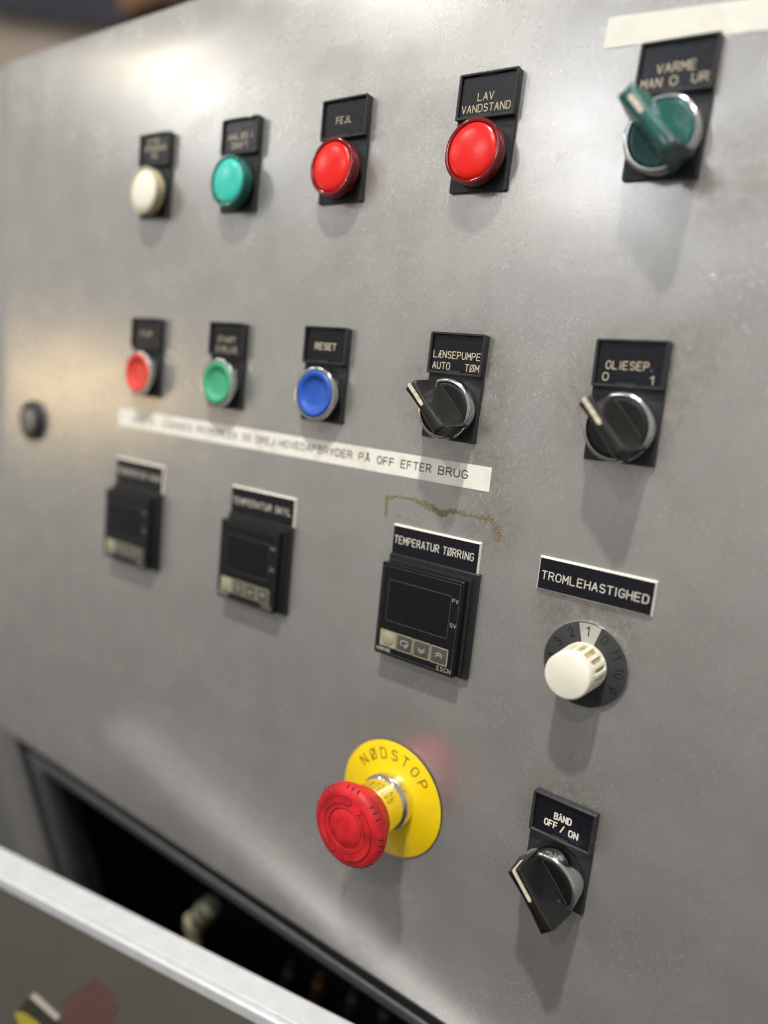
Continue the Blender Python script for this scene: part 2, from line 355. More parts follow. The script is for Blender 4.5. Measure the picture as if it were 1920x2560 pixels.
def ribbon(mb, pts, wd, h, tf):
    """flat stroke of width wd along pts (already in mm), round ends, mitred bends; pts are split at sharp corners"""
    runs = [[pts[0]]]
    for i in range(1, len(pts)):
        runs[-1].append(pts[i])
        if i < len(pts)-1:
            a = Vector(pts[i])-Vector(pts[i-1]); b = Vector(pts[i+1])-Vector(pts[i])
            if a.length > 1e-6 and b.length > 1e-6 and a.angle(b) > rad(50): runs.append([pts[i]])
    for k, r in enumerate(runs):
        q = [Vector(r[0])]
        for p in r[1:]:
            if (Vector(p)-q[-1]).length > 1e-4: q.append(Vector(p))
        if len(q) < 2: continue
        n = len(q); L = []; R = []
        for i in range(n):
            a = (q[i]-q[i-1]).normalized() if i else (q[1]-q[0]).normalized()
            b = (q[i+1]-q[i]).normalized() if i < n-1 else a
            na = Vector((-a.y, a.x)); nb = Vector((-b.y, b.x)); m_ = (na+nb); m_ = m_/max(0.4, m_.dot(na))
            L.append(q[i]+m_*wd/2); R.append(q[i]-m_*wd/2)
        d0 = (q[1]-q[0]).normalized(); d1 = (q[-1]-q[-2]).normalized(); ol = []
        n0 = Vector((-d0.y, d0.x)); n1 = Vector((-d1.y, d1.x))
        cap0 = [q[0]+n0*wd/2*math.cos(t)-d0*wd/2*math.sin(t) for t in (PI/4, PI/2, 3*PI/4)]
        cap1 = [q[-1]-n1*wd/2*math.cos(t)+d1*wd/2*math.sin(t) for t in (PI/4, PI/2, 3*PI/4)]
        hh = h+k*0.007
        vs = [(*tf(p.x, p.y), hh) for p in L]+[(*tf(p.x, p.y), hh) for p in R]
        fs = [(i, n+i, n+i+1, i+1) for i in range(n-1)]
        b0 = len(vs); vs += [(*tf(p.x, p.y), hh) for p in cap0]; fs.append((0, b0, b0+1, b0+2, n))
        b1 = len(vs); vs += [(*tf(p.x, p.y), hh) for p in cap1]; fs.append((2*n-1, b1, b1+1, b1+2, n-1))
        mb.add(vs, fs)
def glyph(mb, ch, x, z, gw, cap, st, h, tf=None):
    tf = tf or (lambda a, b: (a, b))
    for k, pl in enumerate(G.get(ch, [])):
        ribbon(mb, [(x+px/4*gw, z+pz/6*cap) for px, pz in pl], st, h+k*0.03, tf)
def text(mb, s, x0, x1, z, cap, st, h, tf=None):
    st *= 0.9
    """fit string s between x0 and x1, baseline z"""
    adv = [ADV.get(c, 4.2)+1.55 if c != ' ' else 3.6 for c in s]
    tot = sum(adv)-1.55; u = (x1-x0)/tot; x = x0
    for c, a in zip(s, adv):
        if c != ' ':
            off = -(4.2-ADV[c])/2*u if c in ADV else 0
            glyph(mb, c, x+off, z, 4.0*u, cap, st, h, tf)
        x += a*u

# ------------------------------------------------------------------ the cabinet
XL, XR, ZT, ZB = -480.0, 330.0, 176.0, -362.0
def gx(x):     # shallow bend at the left edge
    t = XL-x
    if t <= -3: return 0.0
    if t < 3: return (t+3)**2/12*math.tan(rad(14))
    return t*math.tan(rad(14))
prof = [(ZT-10, 70), (ZT, 70)]
prof = [(ZT, 60.0), (ZT, 7.0)]+[(ZT-4+4*math.cos(rad(a)), 4-4*math.sin(rad(a))) for a in range(0, 91, 15)]
xs = [-640, -520, -483, -482, -481, -480, -479, -478, -477, -460]+[-460+k*(XR+460)/30 for k in range(1, 31)]
zs_main = [ZT-4-(ZT-4-ZB)*k/24 for k in range(1, 25)]
cab = empty('machine_cabinet', 0, -362, 'large stainless steel cabinet front carrying all the buttons, switches and displays', 'cabinet')
cab.location = (0, 0, 0)
def sheet(P, xs_, name, m):
    mb = MB(); vs = [(x, z, -(y+gx(x))) for (z, y) in P for x in xs_]; n = len(xs_)
    mb.add(vs, [(i*n+j, i*n+j+1, (i+1)*n+j+1, (i+1)*n+j) for i in range(len(P)-1) for j in range(n-1)])
    o = mb.build(name, m, cab, sharp=50, recalc=False)
    o.data.flip_normals(); return o
sheet(prof+[(z, 0.0) for z in zs_main], xs, 'front_sheet', M['steel'])
# lower fascia leans back 15 degrees from the crease; the doorway is cut out of it
TA = rad(15)
def low(x, s_, off=0.0):       # point on the leaning plane: s_ mm down from the crease, off mm out of it
    z = ZB-s_*math.cos(TA)+off*math.sin(TA)*-1*-1; y = s_*math.sin(TA)-off*math.cos(TA)
    return (x, z, -(y+(gx(x) if x < -478 else 0)))
OX0, OX1, OS0, OS1 = -460.0, 70.0, 1.5, 620.0
mb = MB()
def quadlow(x0, x1, s0, s1, nx=1, ns=1, off=0):
    for i in range(nx):
        for j in range(ns):
            a, b = x0+(x1-x0)*i/nx, x0+(x1-x0)*(i+1)/nx; p, q = s0+(s1-s0)*j/ns, s0+(s1-s0)*(j+1)/ns
            mb.add([low(a, p, off), low(b, p, off), low(b, q, off), low(a, q, off)], [(3, 2, 1, 0)])
for a, b in ((-640, -483), (-483, -480), (-480, -477), (-477, OX0)): quadlow(a, b, 0, 760, 1, 4)
quadlow(OX0, OX1, 0, OS0); quadlow(OX0, OX1, OS1, 760); quadlow(OX1, XR, 0, 760)
mb.build('lower_sheet', M['steel_low'], cab, smooth=False, recalc=False).data.flip_normals()
def lowbox(m_b, x0, x1, s0, s1, o0, o1):
    c = [low(x0, s0, o0), low(x1, s0, o0), low(x1, s1, o0), low(x0, s1, o0), low(x0, s0, o1), low(x1, s0, o1), low(x1, s1, o1), low(x0, s1, o1)]
    m_b.add(c, [(0, 1, 2, 3), (7, 6, 5, 4), (0, 4, 5, 1), (1, 5, 6, 2), (2, 6, 7, 3), (3, 7, 4, 0)])
# black rubber seal round the doorway: outer channel, raised grey lip, inner flap
mb = MB(); lowbox(mb, OX0, OX1, OS0, 13, -14, -3); lowbox(mb, OX0, OX0+17, 13.05, OS1, -14, -3); mb.build('door_seal', M['rubber'], cab, smooth=False)
mb = MB(); lowbox(mb, OX0+17, OX1, 13.05, 24, -18, -1.0); lowbox(mb, OX0+17.05, OX0+38, 24.05, OS1, -18, -1.0); o = mb.build('seal_lip', M['rubbergrey'], cab, smooth=False)
bv = o.modifiers.new('round', 'BEVEL'); bv.width = 0.003; bv.segments = 3
mb = MB(); lowbox(mb, OX0+38, OX1, 24.05, 29, -22, -7); lowbox(mb, OX0+38, OX0+51, 29.05, OS1, -22, -7); mb.build('seal_flap', M['rubber'], cab, smooth=False)
# dark interior of the cabinet behind the doorway (back, top, sides, bottom)
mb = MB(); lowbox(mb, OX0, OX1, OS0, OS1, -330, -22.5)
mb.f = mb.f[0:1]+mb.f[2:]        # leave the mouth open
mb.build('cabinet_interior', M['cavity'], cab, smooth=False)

# fittings dimly seen inside
t = empty('hose_fitting', -250, -440, 'beige and grey hose fitting dimly seen inside the dark doorway', 'fitting')
t.location = (-247*S, 30*S, -452*S)
def tubez(prof_, n=20):
    m_b = MB(); m_b.rings([[(r*math.cos(2*PI*i/n), z, r*math.sin(2*PI*i/n)) for i in range(n)] for r, z in prof_]); return m_b
tubez([(6, -60), (6, 2), (8, 3), (8, 10), (5, 12)]).build('threaded_end', M['hose'], t)
o = tubez([(5, 0), (8, 2), (9, 10), (7, 12), (9, 14), (8, 22), (4, 26)]).build('coupling_nut', M['hosedark'], t); o.location = (4*S, 0, 11*S); o.rotation_euler = (0, rad(35), 0)
for k, (x, y, z, hgt, c_) in enumerate(((-176, 60, -520, 55, 'plugdark'), (-150, 62, -520, 60, 'plugorange'), (-118, 60, -520, 70, 'plugdark'), (-92, 60, -520, 75, 'plugdark'))):
    o = tubez([(5, 0), (5, hgt), (3.5, hgt+2), (3.5, hgt+7)]).build('cable_plug', M[c_], None)
    o.location = (x*S, y*S, z*S)
    tag(o, ['grey green plug in the dark doorway, left of the orange one', 'orange plug standing in the dark doorway', 'grey green plug just right of the orange one', 'pale plug at the right end of the doorway row'][k], 'plug', 'plugs inside the doorway')

# ------------------------------------------------------------------ open door in front of the doorway
DA = math.atan(0.19)
door = bpy.data.objects.new('cabinet_door', None); C.objects.link(door)
door.location = (-95*S, -44*S, -380*S); door.rotation_euler = (0, 0, DA)
tag(door, 'half open lower door with bright aluminium top rail and olive grey face', 'door')
def dbox(x0, x1, z0, z1, h0, h1, name, m, par, bev=0.0):
    m_b = MB(); m_b.prism([(x0, z0), (x1, z0), (x1, z1), (x0, z1)], h0, h1)
    o_ = m_b.build(name, m, par, smooth=False)
    if bev:
        b_ = o_.modifiers.new('round', 'BEVEL'); b_.width = bev*S; b_.segments = 4
    return o_
dbox(-356, 200, -8, 0, -21, -4.6, 'top_rail', M['alu'], door, 0.5)
dbox(-356, 200, -8.2, -0.15, -4.58, 0, 'front_lip', M['alu'], door, 1.5)
dbox(-352, 200, -420, -8.3, -17, -0.8, 'door_leaf', M['doorface'], door)
def dpt(x, y, z):   # world mm -> door plane coordinates
    return ((x+95)/math.cos(DA), z+380)
def reflection_patch(name, pts, m, label, h):
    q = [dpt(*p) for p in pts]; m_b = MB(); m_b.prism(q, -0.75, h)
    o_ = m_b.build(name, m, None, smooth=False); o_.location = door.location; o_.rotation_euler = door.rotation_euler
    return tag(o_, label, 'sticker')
wd = empty('warning_sticker', 0, 0, 'dark sticker with white bar and yellow triangle on the olive door', 'sticker')  # a reflection, painted as flat coloured pieces on the door
wd.location = door.location; wd.rotation_euler = door.rotation_euler
def dp(name, pts, m, h0, h):
    m_b = MB(); m_b.prism([dpt(*p) for p in pts], h0, h); return m_b.build(name, m, wd, smooth=False)
dp('backing', [(-288, -81, -468), (-281, -80, -457), (-250, -74, -461), (-225, -74, -470), (-225, -74, -520), (-292, -82, -520)], M['decalblack'], -0.75, -0.45)
dp('white_bar', [(-279, -79, -455), (-275, -79, -450), (-252, -74, -456), (-255, -75, -460.5)], M['decalwhite'], -0.44, -0.15)
dp('yellow_field', [(-293, -82, -474), (-285, -81, -470), (-271, -78, -470.5), (-262, -78, -480), (-262, -78, -520), (-288, -81, -520), (-288.5, -81, -480)], M['decalyellow'], -0.44, -0.15)
rs = reflection_patch('red_sticker', [(-251, 0, -446.5), (-236, 0, -427), (-222, 0, -414), (-211, 0, -417), (-205, 0, -424), (-210, 0, -439), (-222, 0, -452), (-249, 0, -460)], M['decalred'], 'faded red angular sticker low on the olive door', -0.5)  # a red reflection, painted as a flat patch

# ------------------------------------------------------------------ legend plates
def holder(par, chip=False):
    mb = MB(); mb.prism(rrect(-15, 15, -35.0, 15.2, 0.9), 0, 1.75, 0.25)
    o = rrect(-15, 15, -4.2, 15.4, 0.9); i = rrect(-13.6, 13.6, -2.9, 14.2, 0.3)
    if chip:    # broken bite out of the top rail
        n = 5
        o2 = o[:n*2]+[(9.2, 15.4), (8.0, 14.3), (6.6, 14.5), (5.4, 15.4)]+o[n*2:]
        i2 = i[:n*2]+[(9.2, 14.2), (8.0, 14.15), (6.6, 14.15), (5.4, 14.2)]+i[n*2:]
        o, i = o2, i2
    mb.ring(o, i, 1.76, 4.35, 0.12 if chip else 0.3, 1.76)
    # the two little retaining tabs
    mb.prism([(-4, 13.7), (4, 13.7), (4, 14.3), (-4, 14.3)], 3.1, 3.5)
    mb.prism([(-4, -3.1), (4, -3.1), (4, -2.0), (-4, -2.0)], 3.2, 4.1)
    return mb.build('legend_holder', M['black'], par)
def insert(par, lines, st=0.42, m='engrave', cap=3.1):
    mb = MB(); mb.prism(rrect(-13.5, 13.5, -2.8, 14.1, 0.2, 1), 1.8, 3.05, 0.1)
    ins = mb.build('legend_insert', M['insert'], par)
    t = MB()
    for s_, a, b, z in lines: text(t, s_, a-15, b-15, 15.2-z, cap, st, 3.09)
    t.build('lettering', M[m], ins, smooth=False, recalc=False)
    return ins
# origin of each control: 15.2 mm below the top edge of its plate holder frame
def control(name, x, ztop, rot, label, cat, group, lines, chip=False, **kw):
    t = empty(name, x, ztop-15.2, label, cat, group, rot)
    holder(t, chip); insert(t, lines, **kw); return t
BZ = -20.3      # button centre relative to the control's origin (35.5 below the plate top)
def pilot(t, shell, face, dx=0, dz=0):
    mb = MB(); mb.lathe([(11.5, 1.75), (11.5, 4.4), (12.6, 4.6)], 48, dx, BZ+dz); mb.build('mounting_ring', M['black'], t)
    p = [(12.0, 4.0), (13.5, 4.2), (13.9, 4.8), (13.9, 6.2), (13.3, 6.5), (13.3, 6.9), (14.0, 7.2), (14.0, 8.0), (13.45, 8.25), (13.45, 8.6), (14.1, 8.9), (14.1, 9.9), (13.9, 10.5), (13.2, 10.75), (12.3, 10.5), (12.2, 9.4), (12.2, 5.0)]
    mb = MB(); mb.lathe(p, 72, dx, BZ+dz); sh = mb.build('lens_shell', M[shell], t, sharp=50)
    mb = MB(); mb.lathe([(12.1, 6.0), (12.1, 10.0), (11.6, 10.35), (10.4, 10.85), (8.5, 11.2), (6, 11.5), (3, 11.7), (0.2, 11.75)], 72, dx, BZ+dz); mb.build('lens_face', M[face], t, sharp=60)
def chrome_ring(t, inner=12.6, h=9.0, dx=0, dz=0, R=14.5):
    p = [(13.4, 1.76), (R-0.6, 2.2), (R-0.1, 4.0), (R, h-1.2), (R-0.25, h-0.4), (R-0.8, h), (inner+0.35, h), (inner, h-0.35), (inner, h-2.6)]
    mb = MB(); rr = [[(dx+r*math.cos(2*PI*i/80), BZ+dz+r*math.sin(2*PI*i/80), hh) for i in range(80)] for r, hh in p]; mb.rings(rr, False, False)
    return mb.build('chrome_bezel', M['chrome'], t, sharp=40)
def push(t, cap):
    mb = MB(); p = [(10.6, 1.76), (10.9, 3.0), (11.3, 5.2), (14.2, 5.8), (14.5, 6.2), (14.5, 8.0), (14.2, 8.7), (13.6, 9.0), (12.6, 8.9), (12.4, 8.5), (12.4, 5.5)]
    mb.rings([[(r*math.cos(2*PI*i/80), BZ+r*math.sin(2*PI*i/80), hh) for i in range(80)] for r, hh in p], False, False); mb.build('chrome_bezel', M['chrome'], t, sharp=40)
    mb = MB(); mb.lathe([(12.3, 5.0), (12.3, 8.6), (11.9, 9.3), (11.2, 9.5), (9.6, 9.2), (8.8, 8.6), (8.0, 8.0), (5, 7.7), (2, 7.6), (0.2, 7.6)], 72, 0, BZ); mb.build('button_cap', M[cap], t, sharp=50)
def selector(t, ang, m='handle', disc='handle', length=13.3, hh=25.5, flare=6.0, topw=3.1, mark=(2.2, 13.0), dx=0, dz=0, st=1.9, bh=9.0, dark_tail=None, linear=False):
    """ang: direction the pointer end points to, degrees"""
    chrome_ring(t, dx=dx, dz=dz, h=bh)
    mb = MB(); mb.lathe([(12.5, bh-5.0), (12.5, bh-0.8), (12.0, bh-0.4), (10.5, bh-0.5), (6, bh-1.0), (0.2, bh-1.2)], 64, dx, BZ+dz); mb.build('disc', M[disc], t, sharp=50)
    ca, sa = math.cos(rad(ang)), math.sin(rad(ang))
    T = lambda u, w_, h: (dx+u*ca-w_*sa, BZ+dz+u*sa+w_*ca, h)
    N = 14; K = 8; h0 = bh-1.5; rings = []
    us = [-length+2*length*i/N for i in range(N+1)]
    def sec(u, uu=None, hcap=hh, endk=None):
        e_ = abs(u)/length; p_ = 1.0 if linear else 1.25+1.6*(1-e_**2.5)
        tw = topw*(0.76+0.24*e_**2); r = []
        for j in range(K+1):
            q = j/K; h = hcap+(h0-hcap)*q; wv = tw+(flare*(1-0.10*e_)-tw)*(q**p_)
            us_ = u+(0.0 if e_ < 0.98 else math.copysign(0.6*q*(0.3 if linear else 1), u))
            r.append((us_, wv, h))
        # soften the top edge
        r = [(r[0][0], r[0][1]-0.35, r[0][2]), (r[0][0], r[0][1], r[0][2]-0.35)]+r[1:]
        left = [T(a, b, h) for a, b, h in r]; right = [T(a, -b, h) for a, b, h in r[::-1]]
        return left+right
    R_ = []
    R_.append(sec(-length+0.01, hcap=hh-0.5)); R_ += [sec(u) for u in [-length+0.5]+us[1:-1]+[length-0.5]]; R_.append(sec(length-0.01, hcap=hh-0.5))
    mb = MB(); mb.rings(R_); hd = mb.build('handle', M[m], t, sharp=58)
    if mark:
        mb = MB()
        tf = lambda a, b: (dx+a*ca-b*sa, BZ+dz+a*sa+b*ca)
        ribbon(mb, [(mark[0], 0), (mark[1], 0)], st, hh+0.05, tf)
        if True:     # the stripe runs over the nose and down the end face
            a = [T(length-0.45, st/2, hh+0.03), T(length-0.45, -st/2, hh+0.03), T(length+0.06, -st/2, hh-0.5), T(length+0.06, st/2, hh-0.5), T(length+0.42, st/2-.1, hh-9), T(length+0.42, -st/2+.1, hh-9)]
            mb.add(a, [(0, 1, 2, 3), (3, 2, 5, 4)])
        mb.build('pointer_stripe', M['mark'], hd, smooth=False, recalc=False)
    if not linear:      # edge highlights of the grip, painted as thin pale ribbons
        mb = MB(); tf = lambda a, b: (dx+a*ca-b*sa, BZ+dz+a*sa+b*ca)
        for sg in (-1, 1):
            ribbon(mb, [(u, sg*(topw*(0.76+0.24*(abs(u)/length)**2)-0.28)) for u in us[0:-1]], 0.20, hh+0.03, tf)
        ribbon(mb, [(u, -(flare*(1-0.10*abs(u)/length)+0.12)) for u in us[2:-2]], 0.22, bh-0.1, tf)
        mb.build('rubbed_edge', M['rub'], hd, smooth=False, recalc=False)
    if dark_tail:
        mb = MB()
        mb.rings([sec(-length-0.25, hcap=hh-0.4)]+[sec(-length+0.5+2.0*i) for i in range(4)])
        # enlarge slightly so that it sleeves the handle
        o_ = mb.build('handle_tail', M[dark_tail], hd, sharp=58)
        o_.scale = (1.012, 1.012, 1.012); o_.location = (-dx*S*0.012, 0.0, -(BZ+dz)*S*0.012)
    return hd

LG = 'indicator lamps in the top row'; PG = 'push buttons in the middle row'; SG = 'selector switches with legend plates'
t = control('indicator_lamp', -291.7, 101.4, -0.017, 'cream indicator lamp under the leftmost plate of the top row', 'indicator lamp', LG,
            [('STYRE-', 7, 21, 5.6), ('SPÆNDING', 4.5, 25.5, 10.2), ('PÅ', 12, 17.5, 14.9)]); pilot(t, 'creamlens', 'creamface')
t = control('indicator_lamp', -214.2, 101.0, -0.0166, 'turquoise green indicator lamp under the ANLÆG I DRIFT plate with chipped top', 'indicator lamp', LG,
            [('ANLÆG I', 5, 25, 11.0), ('DRIFT', 8.5, 21.5, 16.0)], chip=True); pilot(t, 'greenlens', 'greenface')
t = control('indicator_lamp', -137.5, 101.1, -0.001, 'red indicator lamp under the FEJL plate', 'indicator lamp', LG,
            [('FEJL', 9.6, 19.6, 11.7)], st=0.40); pilot(t, 'redlens', 'redface', 0, 0.6)
t = control('indicator_lamp', -55.2, 100.8, -0.0207, 'red indicator lamp under the LAV VANDSTAND plate', 'indicator lamp', LG,
            [('LAV', 10.2, 18.2, 11.4), ('VANDSTAND', 2.6, 27.2, 16.2)], st=0.40); pilot(t, 'redlens', 'redface', 0, 0.4)
t = control('selector_switch', 26.9, 99.9, -0.026, 'selector switch with smoky green handle under the VARME plate at top right', 'selector switch', SG,
            [('VARME', 7.6, 22.3, 11.4), ('MAN', 2.3, 10.2, 16.4), ('0', 13.3, 16.4, 16.3), ('UR', 21.6, 27.6, 16.2)], st=0.42)
selector(t, 133, 'greenhandle', 'greenhandle', length=15.0, hh=25.5, flare=6.0, topw=3.3, st=1.9, mark=(4.0, 11.0), linear=True, dark_tail='greendark')
t = control('selector_switch', 26.3, -12.6, 0.0116, 'black selector switch with cream stripe under the OLIESEP. plate', 'selector switch', SG,
            [('OLIESEP.', 5.2, 24.6, 11.8), ('0', 4.2, 6.9, 16.6), ('1', 23.6, 26.2, 17.2)], st=0.42); selector(t, 131)
t = control('selector_switch', -56.2, -12.8, -0.0199, 'black selector switch under the LÆNSEPUMPE plate, just above the white strip', 'selector switch', SG,
            [('LÆNSEPUMPE', 2.4, 28.0, 11.7), ('AUTO', 2.5, 12.2, 17.0), ('TØM', 20.6, 28.0, 17.0)], st=0.44); selector(t, 135)
t = control('selector_switch', 26.6, -216.0, -0.0056, 'glossy black selector switch under the BÅND OFF / ON plate, lowest control', 'selector switch', SG,
            [('BÅND', 11.0, 18.9, 9.9), ('OFF', 6.8, 12.8, 14.4), ('/', 14.2, 16.6, 14.8), ('ON', 18.6, 22.8, 15.2)], st=0.72, m='white_engrave', cap=2.9)
selector(t, 133, length=13.8, hh=29.0, mark=(0.5, 13.4), st=1.8, bh=14.8, topw=3.6, m='gloss', disc='gloss')
t = control('push_button', -292.0, -11.5, 0.0, 'red push button in a chrome bezel under the STOP plate', 'push button', PG,
            [('STOP', 8.5, 21, 11.5)]); push(t, 'redcap')
t = control('push_button', -214.8, -12.2, -0.0096, 'green push button in a chrome bezel under the START plate', 'push button', PG,
            [('START', 7, 22.5, 11.4), ('CYKLUS', 6, 24, 17.0)]); push(t, 'greencap')
t = control('push_button', -137.6, -12.4, -0.0081, 'blue push button in a chrome bezel under the RESET plate', 'push button', PG,
            [('RESET', 7.8, 22.4, 11.7)], st=0.62, cap=3.2); push(t, 'bluecap')

# ------------------------------------------------------------------ engraved name plates
def nameplate(x0, x1, z1, z0, s_, tx0, tx1, base, cap, label, st=0.5):
    t = empty('name_plate', x0, z0, label, 'name plate', 'engraved black name plates with pale edges')
    W, H = x1-x0, z1-z0
    mb = MB(); mb.prism([(0, 0), (W, 0), (W, H), (0, H)], 0, 1.6, 0.75); mb.build('backing', M['white_engrave'], t, smooth=False)
    mb = MB(); mb.prism([(0.72, 0.72), (W-0.72, 0.72), (W-0.72, H-0.72), (0.72, H-0.72)], 1.3, 1.66); f = mb.build('black_face', M['insert'], t, smooth=False)
    m2 = MB(); text(m2, s_, tx0-x0, tx1-x0, base-z0, cap, st, 1.70); m2.build('lettering', M['white_engrave'], f, smooth=False, recalc=False)
    return t
nameplate(-1.8, 50.3, -108.4, -123.7, 'TROMLEHASTIGHED', 0.4, 48.0, -118.4, 3.5, 'TROMLEHASTIGHED name plate above the cream dial knob')
nameplate(-83.1, -31.8, -108.9, -124.6, 'TEMPERATUR TØRRING', -81.2, -34.9, -118.3, 3.6, 'TEMPERATUR TØRRING name plate above the sharp right temperature controller')
nameplate(-204.1, -151.3, -107.6, -124.4, 'TEMPERATUR SKYL', -202.0, -154.0, -118.0, 3.6, 'TEMPERATUR SKYL name plate above the middle temperature controller')
nameplate(-321.3, -269.5, -105.8, -124.4, 'TEMPERATUR VASK', -319.0, -272.0, -116.5, 3.6, 'blurred name plate above the leftmost temperature controller')

# ------------------------------------------------------------------ temperature controllers (48 x 48 mm)
def controller(x, ztop, label):
    t = empty('temperature_controller', x, ztop-48, label, 'temperature controller', 'square black temperature controllers')
    mb = MB(); mb.prism(rrect(-24.3, 28.1, -1.2, 51.6, 0.6, 2), 0, 2.6, 0.3); mb.build('mounting_flange', M['flange'], t)
    mb = MB(); mb.prism(rrect(-23, 25.5, 0.8, 49.0, 0.5, 2), 2.6, 4.2); mb.build('gasket', M['rubber'], t)
    mb = MB(); mb.prism(rrect(-24, 24, 0, 48, 0.8, 3), 4.2, 8.5, 0.45)
    # fine groove round the face
    o = mb.build('front_bezel', M['bezel'], t)
    mb = MB(); q = rrect(-22.6, 22.6, 1.4, 46.4, 0.6, 2); mb.ring(q, inset(q, 0.22), 8.2, 8.58, 0.04); mb.build('face_rim', M['edge'], o, smooth=False)
    mb = MB(); mb.prism(rrect(-18.3, 17.9, 18.6, 39.6, 0.4, 2), 8.3, 8.62, 0.08); d = mb.build('display_window', M['glass'], t)
    mb = MB(); q = rrect(-18.6, 18.2, 18.3, 39.9, 0.5, 2); mb.ring(q, inset(q, 0.28), 8.3, 8.68, 0.05); mb.build('window_edge', M['edge'], d, smooth=False)
    for k in range(4):
        x0 = -20.8+k*10.25; x1 = x0+9.85; z0, z1 = 4.7, 13.3
        mb = MB(); mb.prism(rrect(x0, x1, z0, z1, 0.3, 1), 8.4, 8.60); ky = mb.build('key', M['keypale' if k == 0 else 'keyframe'], t, smooth=False)
        cx_, cz_ = (x0+x1)/2, (z0+z1)/2
        if k:
            mb = MB(); mb.prism(rrect(x0+0.5, x1-0.5, z0+0.5, z1-0.5, 0.2, 1), 8.45, 8.66); mb.build('key_pad', M['keydark'], ky, smooth=False)
        mb = MB(); mb.lathe([(3.5, 8.5), (3.5, 8.80 if k == 0 else 8.74), (3.2, 8.95 if k == 0 else 8.80), (0.1, 9.0 if k == 0 else 8.80)], 28, cx_, cz_); mb.build('key_dome', M['keypale' if k == 0 else 'keydark'], ky)
        mb = MB(); I = lambda a, b: (a, b)
        if k == 1:
            ribbon(mb, [(cx_-0.9, cz_-1.0)]+arc(cx_-1.1, cz_+0.3, 1.2, 1.3, 260, 90, 6)+arc(cx_+1.1, cz_+0.3, 1.2, 1.3, 90, -90, 6)+[(cx_+0.2, cz_-1.0)], 0.34, 8.84, I)
            ribbon(mb, [(cx_+1.1, cz_-0.1), (cx_+0.1, cz_-1.0), (cx_+1.1, cz_-1.9)], 0.34, 8.87, I)
        elif k in (2, 3):
            sg = 1 if k == 2 else -1
            for q_ in (0.75, -0.35): ribbon(mb, [(cx_-1.9, cz_+sg*q_), (cx_, cz_+sg*(q_-1.25)), (cx_+1.9, cz_+sg*q_)], 0.32, 8.84+0.05*q_, I)
        if k: mb.build('symbol', M['grey'], ky, smooth=False, recalc=False)
    for w_ in (('PV', 18.9, 22.2, 36.9, 1.9, 0.2, 8.62), ('SV', 18.9, 22.4, 24.8, 1.9, 0.2, 8.62), ('E5CN', 14.4, 22.2, 1.9, 2.0, 0.2, 8.62)):
        mb = MB(); text(mb, *w_); mb.build('lettering', M['grey'], o, smooth=False, recalc=False)
    mb = MB()
    # maker's lower case word mark
    z, cp = 2.2, 1.5
    for k, ch in enumerate('omron'):
        x0 = -22.2+[0, 1.75, 3.95, 5.2, 6.95][k]
        if ch == 'o': ribbon(mb, arc(x0+0.65, z+0.75, 0.62, 0.6, 0, 360, 10), 0.36, 8.62, lambda a, b: (a, b))
        if ch == 'm': ribbon(mb, [(x0, z), (x0, z+1.35), (x0+1.75, z+1.35), (x0+1.75, z)], 0.36, 8.62, lambda a, b: (a, b)); ribbon(mb, [(x0+0.87, z+1.3), (x0+0.87, z)], 0.34, 8.66, lambda a, b: (a, b))
        if ch == 'r': ribbon(mb, [(x0, z), (x0, z+1.35), (x0+0.85, z+1.35)], 0.36, 8.62, lambda a, b: (a, b))
        if ch == 'n': ribbon(mb, [(x0, z), (x0, z+1.35), (x0+1.0, z+1.35), (x0+1.15, z)], 0.36, 8.62, lambda a, b: (a, b))
    mb.build('lettering', M['grey'], o, smooth=False, recalc=False)
    return t
def dup(root, x, ztop, label):
    r = root.copy(); C.objects.link(r); r.location = (x*S, 0, (ztop-48)*S); r['label'] = label
    for ch in list(root.children):
        c_ = ch.copy(); C.objects.link(c_); c_.parent = r
        for g_ in ch.children:
            d_ = g_.copy(); C.objects.link(d_); d_.parent = c_
    return r
bpy.context.view_layer.update()
c3 = controller(-58.6, -127.7, 'sharply focused black temperature controller left of the cream dial knob')
dup(c3, -179.8, -127.4, 'middle black temperature controller, slightly blurred')
dup(c3, -298.0, -127.6, 'leftmost black temperature controller, strongly blurred')

# ------------------------------------------------------------------ dial knob
t = empty('dial_knob', 25.4, -151.9, 'round dark number dial with a fluted cream knob under TROMLEHASTIGHED', 'dial knob')
mb = MB(); mb.lathe([(19.2, 0), (19.2, 1.0), (18.9, 1.3), (18.5, 1.45), (0.2, 1.45)], 96); sc = mb.build('scale_disc', M['dial'], t, sharp=60)
mb = MB(); q = [(19.25*math.cos(2*PI*i/96), 19.25*math.sin(2*PI*i/96)) for i in range(96)]; mb.ring(q, [(a*0.975, b*0.975) for a, b in q], 0, 1.52, 0.1, 1.2); mb.build('rim', M['chrome'], t)
mb = MB(); a0, a1 = 74, 105.5
pts = [(18.6*math.cos(rad(a0+(a1-a0)*i/10)), 18.6*math.sin(rad(a0+(a1-a0)*i/10))) for i in range(11)]+[(9*math.cos(rad(a1-(a1-a0)*i/6)), 9*math.sin(rad(a1-(a1-a0)*i/6))) for i in range(7)]
mb.prism(pts, 1.3, 1.50); mb.build('pale_sector', M['dialpale'], sc, smooth=False)
mb = MB()
def polar(a, r0):   # text frame at angle a, baseline radius r0, tops pointing outwards
    t_ = rad(a-90)
    return lambda x, z: (-(r0+z)*math.sin(t_)+x*math.cos(t_), (r0+z)*math.cos(t_)+x*math.sin(t_))
